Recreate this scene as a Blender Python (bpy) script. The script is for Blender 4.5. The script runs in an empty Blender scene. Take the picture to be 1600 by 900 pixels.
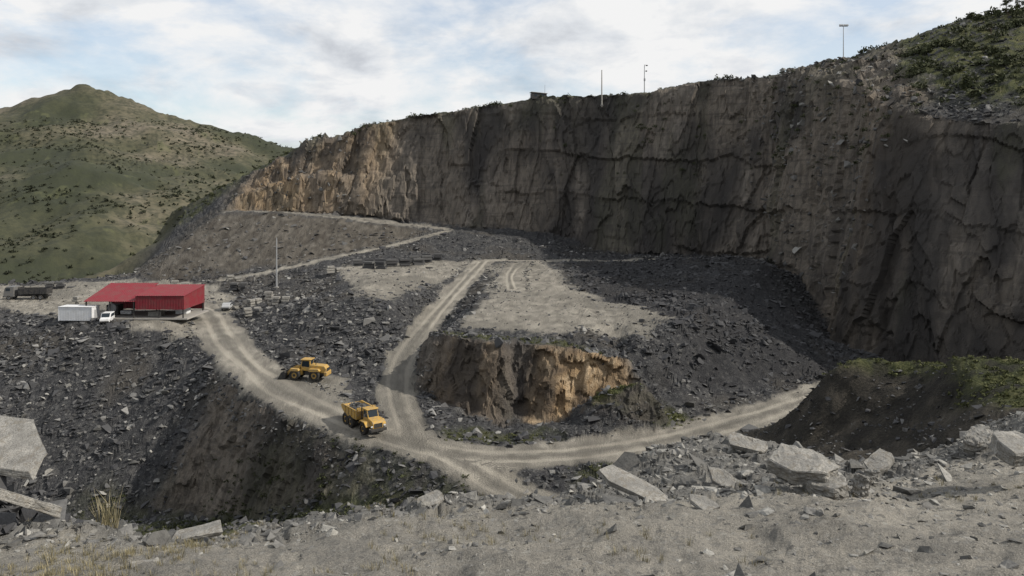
import bpy, bmesh, math, random, time
import numpy as np
from mathutils import Vector, Matrix
from mathutils.geometry import delaunay_2d_cdt
T0=time.time()
rng=np.random.default_rng(7); random.seed(7)
scene=bpy.context.scene
COL=scene.collection

# ------------------------------------------------------------------ noise
def _h(ix,iy,iz,seed):
    h=ix.astype(np.int32).astype(np.uint32)*np.uint32(374761393)+iy.astype(np.int32).astype(np.uint32)*np.uint32(668265263)+iz.astype(np.int32).astype(np.uint32)*np.uint32(1440662683)+np.uint32((seed*974634777)&0xffffffff)
    h=(h^(h>>np.uint32(13)))*np.uint32(1274126177)
    h=h^(h>>np.uint32(16))
    return (h&np.uint32(0xffffff)).astype(np.float32)/np.float32(0xffffff)
def f32(*a): return [np.asarray(v,np.float32) for v in a]
def vn(x,y,z=None,seed=0):
    if z is None: z=np.zeros_like(x)
    x,y,z=f32(x,y,z)
    x0=np.floor(x);y0=np.floor(y);z0=np.floor(z)
    fx=x-x0;fy=y-y0;fz=z-z0
    fx=fx*fx*(3-2*fx);fy=fy*fy*(3-2*fy);fz=fz*fz*(3-2*fz)
    r=0
    for a in (0,1):
        for b in (0,1):
            for c in (0,1):
                w=(fx if a else 1-fx)*(fy if b else 1-fy)*(fz if c else 1-fz)
                r=r+w*_h(x0+a,y0+b,z0+c,seed)
    return r*2-1
def vn2(x,y,seed=0):
    x,y=f32(x,y)
    x0=np.floor(x);y0=np.floor(y);z=np.zeros_like(x0)
    fx=x-x0;fy=y-y0
    fx=fx*fx*(3-2*fx);fy=fy*fy*(3-2*fy)
    r=0
    for a in (0,1):
        for b in (0,1):
            r=r+(fx if a else 1-fx)*(fy if b else 1-fy)*_h(x0+a,y0+b,z,seed)
    return r*2-1
def fbm2(x,y,o=4,seed=0):
    r=0;a=1.0;t=0
    for i in range(o):
        r=r+a*vn2(x,y,seed+i);t+=a;a*=.5;x=x*2.03+7.1;y=y*2.03+3.3
    return r/t
def fbm3(x,y,z,o=4,seed=0):
    r=0;a=1.0;t=0
    for i in range(o):
        r=r+a*vn(x,y,z,seed+i);t+=a;a*=.5;x=x*2.03+7.1;y=y*2.03+3.3;z=z*2.03+1.7
    return r/t
def blocks2(x,y,seed=0,tilt=.8):
    x,y=f32(x,y)
    x0=np.floor(x);y0=np.floor(y);z=np.zeros_like(x0)
    best=np.full(x.shape,9.0,np.float32);val=np.zeros(x.shape,np.float32)
    for a in (-1,0,1):
        for b in (-1,0,1):
            cx=x0+a;cy=y0+b
            px=cx+_h(cx,cy,z,seed);py=cy+_h(cx,cy,z,seed+1)
            dx=x-px;dy=y-py;d=dx*dx+dy*dy
            v=_h(cx,cy,z,seed+2)+tilt*(dx*(_h(cx,cy,z,seed+3)*2-1)+dy*(_h(cx,cy,z,seed+4)*2-1))
            m=d<best
            best=np.where(m,d,best);val=np.where(m,v,val)
    return val-.5
def blocks3(x,y,zz,seed=0,tl=.35):
    x,y,zz=f32(x,y,zz)
    x0=np.floor(x);y0=np.floor(y);z0=np.floor(zz)
    best=np.full(x.shape,9.0,np.float32);val=np.zeros(x.shape,np.float32)
    for a in (-1,0,1):
        for b in (-1,0,1):
            for c in (-1,0,1):
                cx=x0+a;cy=y0+b;cz=z0+c
                dx=x-cx-_h(cx,cy,cz,seed);dy=y-cy-_h(cx,cy,cz,seed+1);dz=zz-cz-_h(cx,cy,cz,seed+2)
                d=dx*dx+dy*dy+dz*dz
                v=_h(cx,cy,cz,seed+3)+tl*(dx*(_h(cx,cy,cz,seed+4)*2-1)+dz*(_h(cx,cy,cz,seed+5)*2-1))
                m=d<best
                best=np.where(m,d,best);val=np.where(m,v,val)
    return val-.5
def sst(a,b,x):
    t=np.clip((x-a)/(b-a),0,1);return t*t*(3-2*t)

# ------------------------------------------------------------------ survey (x, y, z in metres; z=0 is the viewer's eye level)
ROADS=[
 (4.0,[(-78,176,-24.6),(-70,170,-25.4),(-64,164,-26),(-53,141,-27),(-40.5,121,-28.3),(-33.7,112,-29),(-26,105,-29.7),(-19,98.8,-30.3),(-11.7,93.8,-31),(-6,92,-31.5),(0,92,-31.8),(7.8,94,-32),(16.2,97,-32),(25.4,101.8,-31.8),(33.8,106.7,-31.3),(44.5,113.7,-30.5),(55,121,-30)]),
 (3.0,[(-9,92.6,-31.3),(-4.4,88,-32.3),(0,84.2,-33),(5,81.5,-33.6)]),
 (2.7,[(-12.5,96.5,-30.8),(-13.8,101,-30.6),(-17,113,-29.6),(-18.3,124,-28),(-17,135.6,-26),(-14.4,157,-23.5),(-10.6,182,-20.5),(-7.7,205,-18.5)]),
 (2.4,[(-7.7,207,-18.4),(8,208,-18.5),(34,207,-18.5),(53,211,-18.2)]),
 (2.0,[(-20,240,-12),(-35,221,-15.6),(-52,209,-18.5),(-62,203,-20.5),(-75,200,-23)]),
 (2.3,[(2,201,-18.6),(-1,180,-19.4),(0,160,-20.2)]),
]
LINES=[
 [(-90,-20,-2),(0,-20,-1.7),(90,-20,-2)],
 [(-60,1.5,-2.2),(0,1.5,-1.9),(60,1.5,-2.2)],
 [(-40,6,-4.3),(0,6,-4.2),(40,6,-4)],
 [(-40,10,-6),(0,10,-5.9),(40,10,-5.6)],
 [(-40,14,-7.3),(0,14,-7.1),(12,14,-6.7),(40,14,-6.2)],
 [(-20,17,-8),(0,17.5,-7.9),(9.5,17.5,-7.4),(25,17,-6.8)],
 [(-35,22,-9.2),(-20,21,-8.9),(-13.3,20,-8.5),(-10.6,19.5,-8.5),(-7.8,19,-8.45),(-6.3,19,-8.4),(-5.5,20.5,-8.5),(-3.6,21.5,-8.6),(-1.5,22,-8.65),(.56,22.5,-8.85),(2,24,-9.2),(5,30,-10.2),(9,36,-11.3),(11.3,34,-11),(11.7,28,-9.8),(11,24,-8.95),(13.5,25,-8.7),(15.6,25,-8.3),(17.7,25,-7.9),(25,28,-8),(40,30,-7.5)],
 [(-35,26,-12),(-14,24,-11.5),(-6,24,-11.5),(-1,26,-12),(3,29,-12.5)],
 [(-40,40,-21),(-14,40,-20),(0,40,-18),(7,44,-17.8),(12,44,-17.5),(15,38,-14.5)],
 [(-60,60,-31),(-30,60,-29),(0,60,-26.5),(12,60,-24),(18,58,-21.5)],
 [(-60,80,-41),(-40,78,-39),(-20,76,-34),(0,75,-32.3),(14,80,-31.5)],
 [(13.5,28,-11.2),(19,34,-12.6),(22,38,-12.6)],
 [(9,24,-8.9),(7,26,-9.4),(5.5,25,-9.3)],
 [(-110,105,-47),(-73,110,-47.5),(-46,110,-47),(-34,99,-42.5),(-22.5,90.5,-37.6),(-14.3,86,-34.8),(-7.7,84.8,-33.6),(-2,81,-33.8)],
 [(-150,120,-45),(-120,90,-44)],
 [(-150,170,-25),(-107,160,-25),(-87.5,150,-25),(-71.5,143,-25.3),(-60.5,139,-26.3)],
 [(-85,165,-24.8),(-110,178,-25.1)],
 [(-86,153,-24.7),(-66,153,-24.8)],
 [(-100,190,-25),(-80,188,-24.7)],
 [(-170,210,-25.5),(-138,207,-25),(-120,222,-25),(-108,212,-23.8),(-84,204,-24)],
 [(-175,235,-40),(-145,232,-37),(-128,243,-36)],
 [(-92,245,-6.0),(-75,243,-6.4),(-57,243,-8.4),(-36,243,-10.6),(-22,243,-12)],
 [(-118,240,-25),(-105,215,-22.9),(-92,206,-23),(-80,204,-23.2)],
 [(-98,248,-9),(-104,250,-15)],
 [(-92,260,-6),(-61,260,-7.6)],
 [(-96,266,-2),(-84,265.5,2),(-72,265,5),(-60,264.5,6.5),(-52,263,4)],
 [(-97,271,0),(-84,270.5,3),(-72,270,6),(-60,268.5,7.5),(-52,266,6)],
 [(-128,280,-16.3),(-126,285,-7),(-107,285,2.4),(-86,283,12.8),(-73,280,18)],
 [(-135,262,-25),(-118,262,-17),(-100,262,-7)],
 [(-170,330,-47),(-150,300,-40),(-140,275,-34)],
 [(-120,340,-15),(-80,330,10)],
 [(-92,263,-6),(-61,262,-7.6),(-38.5,257,-9.6),(-16.7,250,-11.5),(0,246,-12),(20,240,-14),(25,234,-18.3),(38,228,-18.6),(55,221,-18),(68,205,-18.3),(68,178,-21),(64,150,-31),(68,138,-31),(74.7,128,-31),(80,120,-31),(88.7,112,-31),(99,108,-31),(140,100,-31)],
 [(-99,276,3),(-84,277,11.3),(-72.5,276,17.5),(-54,273,23.2),(-33.4,265,26.3),(-8.7,258,29.3),(10.7,251,31),(40.5,237,30.6),(51.6,232,32.5),(66.5,224,33.6),(73.5,210,31.5),(74.5,188,28.6),(72,162,22.5),(74,146,15),(82,134,12),(95,122,11),(110,116,10),(150,108,10)],
 [(-70,292,19),(-30,280,26.5),(10,268,31),(45,252,31),(70,240,33.5)],
 [(83,200,34),(95,190,37),(108,185,41.6),(117,185,43.5),(139,185,46),(180,185,50)],
 [(84,165,27),(95,150,24),(120,140,26),(160,135,30)],
 [(-60,340,10),(0,340,18),(60,320,24),(130,280,38),(200,260,42)],
 [(20,210,-18.8),(50,216,-18.5)],
 # dark talus heap against the right wall
 [(27,123,-21.2),(36,136,-20.0),(46,152,-17.8),(56,172,-16.6),(60,192,-16.8)],
 [(36,126,-24.4),(47.6,131,-25.2),(57,142,-26)],
 [(30,115,-29.5),(46.7,121,-30.1),(62,128,-30.8)],
 [(17,176,-18.9),(22,188,-18.0),(36,186,-17.0),(48,189,-17.0)],
 [(20,158,-20.4),(30,160,-18.2),(42,168,-17)],
 [(19,117,-22.3),(15,112,-27.5)],
 [(-4,186,-19.9),(-5.5,165,-20.6),(-7,140,-20.9),(-9.8,119,-21.3)],
 [(5,190,-19.5),(8,160,-20.4),(10,135,-20.9),(18,124,-21.1)],
 [(14,172,-20.3),(20,148,-21.2)],
 # rock cut
 [(-13,117,-21.4),(-8.4,113.2,-21.2),(-3.6,110.6,-21.2),(-1.2,109.4,-21.4),(.3,114.2,-22.2),(1.6,112.2,-21.8),(6.5,111.2,-22.0),(12.5,109.8,-22.6),(16.5,110.0,-23.6)],
 [(-13.4,113.6,-29.6),(-8.2,109.6,-30.6),(-3.4,106,-31.4),(-1.2,104.2,-31.9),(.7,109.5,-31.2),(2.4,105.4,-31.8),(7.1,106.6,-30.9),(12.8,107.2,-29.4),(17,107.8,-28)],
 [(-9.6,101.5,-31.4),(-3.2,98.5,-32),(4,100.5,-31.9)],
 # grassy hummock
 [(11.2,104.3,-27.4),(14,104.4,-26.2),(18,104.8,-26.0),(22,104.8,-26.9),(25.5,105.5,-28.6)],
 [(9.6,101.6,-31.3),(15,100.9,-31.4),(22.5,103.0,-31)],
 # mound at right
 [(23.4,66,-18.5),(26.6,63,-13.8),(29.2,62,-13.0),(31.4,61,-13.0),(34,62,-14.3)],
 [(30.4,57.5,-14.9),(27.4,53,-17.2),(24.5,49,-17.6)],
 [(35,58,-13.0),(32.6,56.5,-11.9),(30.4,50.5,-12.2),(28.8,46,-12.3),(27.6,42.5,-12.0)],
 [(38,54,-11.6),(45,52,-11.2),(60,50,-11.0)],
 [(36,47,-11.7),(33,42,-11.3),(45,44,-11)],
 [(21,69,-22),(24.6,65,-18.2)],
 [(22,45,-16.3),(23,52,-18),(22,60,-20)],
 [(22,38,-12.6),(24,36,-10.5)],
 [(24,86,-30),(30,82,-27),(38,76,-22.5),(48,66,-17)],
 [(40,100,-31),(60,95,-31),(80,80,-24)],
 [(15,86,-33),(20,92,-32.2)],
 [(-28,165,-19.4),(-39,178,-19.4),(-15,187,-19.6),(-28,208,-18.4),(-45,198,-19.5)],
 [(-31.5,155,-19.9),(-32.5,149,-20.2),(-22.5,144,-20.7),(-18.5,158,-21.3)],
 [(-38,152,-21.6),(-49.5,165,-23.6),(-54,182,-23.2)],
 [(-34,128,-28),(-26,118,-28.9),(-21.8,116,-29)],
 [(-48,143,-26.9),(-56,165,-25.6),(-66,185,-24.4)],
 [(-36,119.5,-29),(-31,122,-28.8),(-27,118.5,-29)],
 [(-22,128,-26),(-30,135,-25.5)],
 [(-420,330,-55),(-260,330,-55),(-170,360,-52)],
 [(-600,400,-44),(-320,410,-44),(-200,420,-46),(-80,430,-40)],
 [(-700,600,25),(-400,600,14),(-325,600,28),(-250,600,16),(-200,600,-4),(-60,600,-30)],
 [(-1400,950,70),(-900,900,80),(-600,900,105),(-555,900,112),(-502,900,124),(-450,900,109),(-375,900,87),(-330,900,71),(-271,880,52),(-205,880,28),(-50,880,0),(300,900,-10),(1200,900,0)],
 [(-1800,1400,30),(-600,1300,50),(300,1400,-10),(1800,1400,0)],
 [(-3500,3200,-20),(0,3400,-20),(3500,3200,-20)],
 [(-3500,-20,-40),(-600,-20,-40),(-300,150,-50)],
 [(3500,-20,-20),(500,100,30),(300,400,20)],
]
def dens(pl,step=None):
    out=[]
    for a,b in zip(pl[:-1],pl[1:]):
        a=np.array(a,float);b=np.array(b,float)
        L=np.hypot(*(b-a)[:2]); s=step or max(1.0,.022*abs((a[1]+b[1])/2))
        n=max(1,int(L/s))
        for i in range(n): out.append(a+(b-a)*i/n)
    out.append(np.array(pl[-1],float));return out
def smooth_line(pl,n=3):
    p=np.array(pl,float)
    for _ in range(2):
        q=[p[0]]
        for a,b in zip(p[:-1],p[1:]): q+= [a*.75+b*.25,a*.25+b*.75]
        q.append(p[-1]);p=np.array(q)
    return [tuple(v) for v in p]
RS=[(w,smooth_line(p)) for w,p in ROADS]
def dist_line(x,y,pl):
    x=np.asarray(x,np.float32);y=np.asarray(y,np.float32)
    best=np.full(x.shape,1e9,np.float32);lat=np.zeros(x.shape,np.float32)
    for a,b in zip(pl[:-1],pl[1:]):
        dx=b[0]-a[0];dy=b[1]-a[1];L2=dx*dx+dy*dy+1e-9
        t=np.clip(((x-a[0])*dx+(y-a[1])*dy)/L2,0,1)
        ex=x-a[0]-t*dx;ey=y-a[1]-t*dy
        d=np.hypot(ex,ey);s=np.sign(dx*ey-dy*ex)
        m=d<best
        best=np.where(m,d,best);lat=np.where(m,d*s,lat)
    return best,lat
pts=[]
for k,(w,pl) in enumerate(RS):
    p=np.array(dens(pl,2.2))
    t=np.gradient(p[:,:2],axis=0);t/=np.linalg.norm(t,axis=1)[:,None]+1e-9
    nrm=np.stack([-t[:,1],t[:,0]],1)
    for o in (-w,0,w):
        q=p.copy();q[:,:2]+=nrm*o
        keep=np.ones(len(q),bool)
        for (w2,pl2) in RS[:k]:
            keep&=dist_line(q[:,0],q[:,1],pl2)[0]>w2+1.0
        pts.append(q[keep])
for L in LINES:
    q=np.array(dens(L));keep=np.ones(len(q),bool)
    for (w2,pl2) in RS: keep&=dist_line(q[:,0],q[:,1],pl2)[0]>w2+.8
    pts.append(q[keep])
pts=np.concatenate(pts)
res=delaunay_2d_cdt([Vector((float(a),float(b))) for a,b in pts[:,:2]],[],[],0,1e-4,True)
vz=[];V2=np.array([[v[0],v[1]] for v in res[0]])
for o in res[3]: vz.append(pts[o[0],2] if len(o) else 0)
vz=np.array(vz);TR=np.array(res[2])
def raster(x0,x1,y0,y1,st):
    nx=int((x1-x0)/st)+1;ny=int((y1-y0)/st)+1
    Z=np.full((ny,nx),np.nan)
    for t in TR:
        P=V2[t];z=vz[t]
        i0=max(0,int(math.floor((P[:,0].min()-x0)/st)));i1=min(nx-1,int(math.ceil((P[:,0].max()-x0)/st)))
        j0=max(0,int(math.floor((P[:,1].min()-y0)/st)));j1=min(ny-1,int(math.ceil((P[:,1].max()-y0)/st)))
        if i1<i0 or j1<j0: continue
        X,Y=np.meshgrid(x0+np.arange(i0,i1+1)*st,y0+np.arange(j0,j1+1)*st)
        d=(P[1,1]-P[2,1])*(P[0,0]-P[2,0])+(P[2,0]-P[1,0])*(P[0,1]-P[2,1])
        if abs(d)<1e-9: continue
        a=((P[1,1]-P[2,1])*(X-P[2,0])+(P[2,0]-P[1,0])*(Y-P[2,1]))/d
        b=((P[2,1]-P[0,1])*(X-P[2,0])+(P[0,0]-P[2,0])*(Y-P[2,1]))/d
        c=1-a-b;m=(a>-1e-6)&(b>-1e-6)&(c>-1e-6)
        sub=Z[j0:j1+1,i0:i1+1];sub[m]=(a*z[0]+b*z[1]+c*z[2])[m]
    Z[np.isnan(Z)]=-30
    return Z
def blur(Z,n):
    for _ in range(n):
        p=np.pad(Z,1,mode='edge');Z=(p[:-2,1:-1]+p[2:,1:-1]+p[1:-1,:-2]+p[1:-1,2:]+2*p[1:-1,1:-1])/6
    return Z
FX=(-190,220,-10,350,.6);CX=(-3000,3000,-15,3100,8.0)
ZF=blur(raster(*FX),1).astype(np.float32);ZC=blur(raster(*CX),1).astype(np.float32)
def bil(Z,ext,x,y):
    fx=np.clip((x-ext[0])/ext[4],0,Z.shape[1]-1.001);fy=np.clip((y-ext[2])/ext[4],0,Z.shape[0]-1.001)
    i=fx.astype(np.int32);j=fy.astype(np.int32);u=fx-i;v=fy-j
    return Z[j,i]*(1-u)*(1-v)+Z[j,i+1]*u*(1-v)+Z[j+1,i]*(1-u)*v+Z[j+1,i+1]*u*v
def Hb(x,y):
    x=np.asarray(x,float);y=np.asarray(y,float)
    m=sst(0,12,np.minimum(np.minimum(x-FX[0],FX[1]-x),np.minimum(y-FX[2]+12,FX[3]-y)))
    return bil(ZF,FX,x,y)*m+bil(ZC,CX,x,y)*(1-m)
def H1(x,y): return float(Hb(np.array([x]),np.array([y]))[0])

# ------------------------------------------------------------------ terrain sheet
deg=math.pi/180
th=np.concatenate([np.linspace(-60,-36,90,endpoint=False),np.linspace(-36,36,960,endpoint=False),np.linspace(36,60,90)])*deg
NR=800
rr=np.exp(np.linspace(math.log(2.2),math.log(3000),1500))
dl=np.diff(np.log(rr))
TH,RR=np.meshgrid(th,rr,indexing='ij')
Zs=Hb(np.sin(TH)*RR,np.cos(TH)*RR)
wr=np.where(rr[1:]<11,.1,np.where(rr[1:]<300,.30,.13))
ds=np.sqrt((wr*dl)[None,:]**2+(np.diff(Zs,axis=1)/rr[1:][None,:])**2)
ds=np.minimum(ds,.03)
cum=np.concatenate([np.zeros((len(th),1)),np.cumsum(ds,axis=1)],axis=1)
RG=np.empty((len(th),NR))
for i in range(len(th)):
    RG[i]=np.interp(np.linspace(0,cum[i,-1],NR),cum[i],rr)
X=np.sin(th)[:,None]*RG;Y=np.cos(th)[:,None]*RG
Z=Hb(X,Y);R=np.hypot(X,Y)
P=np.stack([X,Y,Z],-1)
e=.9
gx=(Hb(X+e,Y)-Hb(X-e,Y))/(2*e);gy=(Hb(X,Y+e)-Hb(X,Y-e))/(2*e)
NB=np.stack([-gx,-gy,np.ones_like(gx)],-1);NB/=np.linalg.norm(NB,axis=-1,keepdims=True)
nz=NB[...,2]
def poly_mask(x,y,poly,f):
    p=poly+[poly[0]];d,_=dist_line(x,y,p)
    ins=np.zeros(x.shape,bool)
    for a,b in zip(p[:-1],p[1:]):
        c=((a[1]>y)!=(b[1]>y))&(x<(b[0]-a[0])*(y-a[1])/((b[1]-a[1]) if b[1]!=a[1] else 1e-9)+a[0])
        ins^=c
    sd=np.where(ins,d,-d);return sst(-f,f,sd)
wob=fbm2(X/5,Y/5,3,11)
wx=X+wob*3.0;wy=Y+fbm2(X/5+40,Y/5,3,12)*4.0
road=np.zeros_like(X);ru=np.full(X.shape,99.0)
for w,pl in RS:
    d,l=dist_line(X,Y,pl)
    m=sst(w+1.0,w-.7,d+wob*1.1)
    ru=np.where((np.abs(l)<np.abs(ru))&(d<w+3),l*3.4/w,ru)
    road=np.maximum(road,m)
road[Y<60]=0
DUST=[([(-165,175),(-107,163),(-88,153),(-72,146),(-60,141),(-56,150),(-62,172),(-70,190),(-84,202),(-108,210),(-140,206)],2.5,1.),
 ([(-6,202),(-5,165),(-6.5,142),(-9,122),(0,118),(10,119),(22,121),(28,129),(20,147),(13,170),(9,205)],3,1.0),
 ([(-31,153),(-40,176),(-46,198),(-28,208),(-10,206),(-13,186),(-20,165),(-23,147),(-31,148)],3,.92),
 ([(-92,246),(-57,244),(-22,244),(-17,249),(-38,256),(-61,261),(-90,261)],2,.75),
 ([(-38,118),(-36,122),(-26,120),(-22,108),(-17,101),(-28,108)],1.2,.95),
 ([(-16,94),(-15,100),(-10,99),(-4,95)],1,.85),
 ([(-60,0),(-60,19),(-20,19),(-8,17.6),(-6,17.8),(-3,20),(1,21),(3,20.5),(5,21.5),(9,21),(11,22.5),(14,23.5),(20,23.5),(60,27),(60,0)],1.2,.95)]
dust=road.copy()
for pl,f,wgt in DUST: dust=np.maximum(dust,wgt*poly_mask(wx if f>1.3 else X,wy if f>1.3 else Y,pl,f))
fore=sst(48,38,Y)
GR=[([(10.8,103.6),(12,105.8),(18,107),(26,106.5),(23,103.6),(15,102.6)],.6,1),
 ([(25.8,63.5),(29,65),(33,64),(38,66),(60,60),(60,40),(34,40),(28,43),(29,49),(31.6,55),(31.5,59),(28.6,60.8)],1.0,.95),
 ([(-60,84),(-62,112),(-44,108),(-34,101),(-24,94),(-14,88),(-6,84),(-10,80)],6,.75),
 ([(-9,96),(-9,100.5),(4,101.5),(6,98)],1.2,.6),
 ([(8,84),(8,89),(24,97.5),(26,92)],1.5,.75),
 ([(-110,290),(-60,300),(0,275),(45,260),(72,240),(74,222),(50,233.5),(10,252),(-33,266),(-60,274),(-86,279),(-100,280)],3,.8),
 ([(90,196),(84,176),(80,150),(84,142),(100,128),(180,118),(220,300),(60,300),(76,222),(90,205)],4,.9),
 ([(-128,290),(-95,292),(-100,276),(-120,268),(-135,262)],4,.7),
 ([(-14,119),(-8.4,114),(-3.6,111.4),(0,114.5),(6.5,112),(13,110.8),(17,111),(4,116),(-10,119)],.7,.65)]
grass=np.zeros_like(X)
for pl,f,wgt in GR: grass=np.maximum(grass,wgt*poly_mask(wx if f>1 else X,wy if f>1 else Y,pl,f))
far=np.maximum(sst(300,345,R),sst(-118,-132,X)*sst(215,235,Y))
far=np.maximum(far,sst(-150,-175,X)*sst(140,190,Y))
cliff=sst(.66,.48,nz)*(1-far)*sst(70,85,Y)
cliff=np.maximum(cliff,sst(.80,.62,nz)*sst(70,85,Y)*grass*(1-far))
bare=poly_mask(wx,wy,[(66,226),(84,204),(97,194),(94,182),(84,168),(82,150),(76,142),(66,150),(68,200)],3)
outc=poly_mask(wx,wy,[(-100,262),(-52,261),(-50,274),(-72,279),(-98,279)],2.5)
cut=poly_mask(X,Y,[(-14,117),(-14,113),(-8.2,108.8),(-3.4,105.4),(-1.2,103.6),(.6,108.6),(2.4,104.8),(7.1,106),(13,106.6),(17.5,107.4),(17,110.4),(12.6,110.4),(6.5,111.8),(1.6,112.8),(.3,114.8),(-1.2,110),(-3.6,111.2),(-8.4,113.8)],.6)
cliff=np.maximum(cliff,.92*bare);cliff=np.maximum(cliff,.85*outc);cliff=np.maximum(cliff,cut)
grass*=(1-cliff*.85)
heap=poly_mask(wx,wy,[(-112,222),(-98,208),(-80,206),(-62,207),(-48,213),(-34,226),(-24,240),(-40,243),(-75,243),(-92,245),(-104,250),(-118,242)],3)
mound=poly_mask(wx,wy,[(17,74),(27,70),(34,66),(60,60),(60,38),(30,38),(26,40),(21,42),(20,52)],1.6)
dark=poly_mask(wx,wy,[(22,112),(28,120),(22,140),(16,165),(17,200),(62,203),(70,180),(66,140),(62,126),(46,119)],3)
dark=np.maximum(dark,.6*poly_mask(wx,wy,[(-5,238),(22,212),(62,212),(60,226),(25,236),(10,246)],3))
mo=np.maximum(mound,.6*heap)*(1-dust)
och=np.zeros_like(X)
for (cx,cy,r,w) in [(-84,266,16,.7),(-66,266,11,.5),(-50,272,16,.4),(8,107.8,8,1.0),(3,106,3,1.0),(14,108,4,.8),(-7,109.5,8,.28),(74,150,14,.1)]:
    och=np.maximum(och,w*sst(r,r*.4,np.hypot(X-cx,Y-cy)))
rub=(1-dust)*(1-far)*(1-.6*grass)*(1-cliff)*(1-.6*heap)*(1-.5*mound)
amp=np.where(Y<50,.35,1.0)
h=rub*amp*(.42*blocks2(X/3.4,Y/3.4,21,.4)+1.0*fbm2(X/9,Y/9,4,41)+.55*fbm2(X/2.3,Y/2.3,3,43))
h+=rub*sst(50,40,Y)*(.22*blocks2(X/.7,Y/.7,33,.5)+.08*blocks2(X/.28,Y/.28,35,.5))
h+=(1-far)*sst(60,50,Y)*(1-rub)*(.16*fbm2(X/.6,Y/.6,4,51)+.30*fbm2(X/2.6,Y/2.6,3,52))*(1-mound*.5)
h+=(1-far)*sst(50,60,Y)*dust*(1-road)*.3*fbm2(X/3,Y/3,4,53)
h+=road*(-.10*np.exp(-((np.abs(ru)-1.25)/.45)**2)+.06*fbm2(X/1.1,Y/1.1,3,54))
h+=grass*(1-far)*(.6*fbm2(X/4,Y/4,4,56)+.25*fbm2(X/.8,Y/.8,2,57))*np.where(Y<75,.5,1)
h+=mound*(.9*fbm2(X/5,Y/5,5,58))+heap*.5*fbm2(X/3,Y/14,3,59)
h+=(bare+outc)*(1.6*blocks2(X/6,Y/4,64,.5)+1.2*fbm2(X/5,Y/5,4,65))
fd=far*sst(300,500,R)
h+=fd*(22*fbm2(X/130,Y/130,5,61)-11*np.abs(fbm2(X/60,Y/60,4,63)))+far*1.2*fbm2(X/9,Y/9,3,62)
Pd=P.copy();Pd[...,2]+=h
hn=NB.copy();hn[...,2]*=.15;hn/=np.linalg.norm(hn,axis=-1,keepdims=True)+1e-9
m=(cliff>.01)
xc,yc,zc=X[m],Y[m],Z[m]
wv=fbm3(xc/14,yc/14,zc/40,3,71)
dsp=4.2*fbm3(xc/24,yc/24,zc/90,2,72)+2.0*blocks3(xc/12+wv*.8,yc/12,zc/38+wv,75,.5)+1.2*blocks3(xc/4.5+wv,yc/4.5,zc/13+wv*1.5,81,.4)+.7*blocks3(xc/1.9,yc/1.9,zc/3.2+wv,85)+.5*fbm3(xc/2.5,yc/2.5,zc/4,4,91)
fr=(zc+5*wv+.06*xc)/13;fid=np.floor(fr);fr=fr-fid
ledm=sst(-.1,.3,fbm3(xc/22,yc/22,fid*3.7,2,93))
dsp+=ledm*(-1.4*fr**.7+.5)
sm_=.9*blocks3(xc/2.6,yc/2.6,zc/5,175,.6)+.5*blocks3(xc/1.1,yc/1.1,zc/1.6,181,.5)+.35*fbm3(xc/1.5,yc/1.5,zc/2,3,191)
dsp=np.where((Y[m]<122)&(X[m]<40),sm_,dsp)
Pd[m]+=hn[m]*(dsp*cliff[m])[:,None]
rim=cliff*(1-cliff)*4
Pd[...,2]+=rim*(fbm2(X/3,Y/3,3,95)*1.0)
P=Pd
tA=time.time()-T0
midn=np.clip(.5+.62*fbm3(X*.75,Y*.75,P[...,2]*.75,3,431),0,1)
hnn=np.clip(.5+.9*fbm2(X/80,Y/80,5,421)-.20*sst(70,0,Z)+.14*sst(50,105,Z),0,1)
lf=np.stack([np.clip(.5+.9*fbm2(X/11,Y/11,4,401),0,1),np.clip(.54+.9*fbm3(X/22,Y/22,Z/26,4,411),0,1),hnn,midn],-1).reshape(-1,4)
stk=fbm3(X*.22+2*fbm3(X/30,Y/30,Z/30,2,470),Y*.22,Z*.030,5,441)
stk=np.clip(.5+.62*stk,0,1)

def mk(name,V,F,mat=None,smooth=False,attrs=None,parent=None,col=None):
    V=np.asarray(V,np.float32);F=np.asarray(F,np.int32)
    me=bpy.data.meshes.new(name)
    me.vertices.add(len(V));me.vertices.foreach_set('co',V.ravel())
    k=F.shape[1];me.loops.add(F.size);me.loops.foreach_set('vertex_index',F.ravel())
    me.polygons.add(len(F));me.polygons.foreach_set('loop_start',np.arange(0,F.size,k,dtype=np.int32))
    me.polygons.foreach_set('use_smooth',np.full(len(F),smooth))
    if attrs:
        for an,av in attrs.items():
            if av.ndim==1:
                a=me.attributes.new(an,'FLOAT','POINT');a.data.foreach_set('value',av.astype(np.float32))
            else:
                a=me.attributes.new(an,'FLOAT_COLOR','POINT');a.data.foreach_set('color',av.astype(np.float32).ravel())
    me.update(calc_edges=True)
    if mat: me.materials.append(mat)
    ob=bpy.data.objects.new(name,me);COL.objects.link(ob)
    if parent: ob.parent=parent
    return ob

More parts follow.
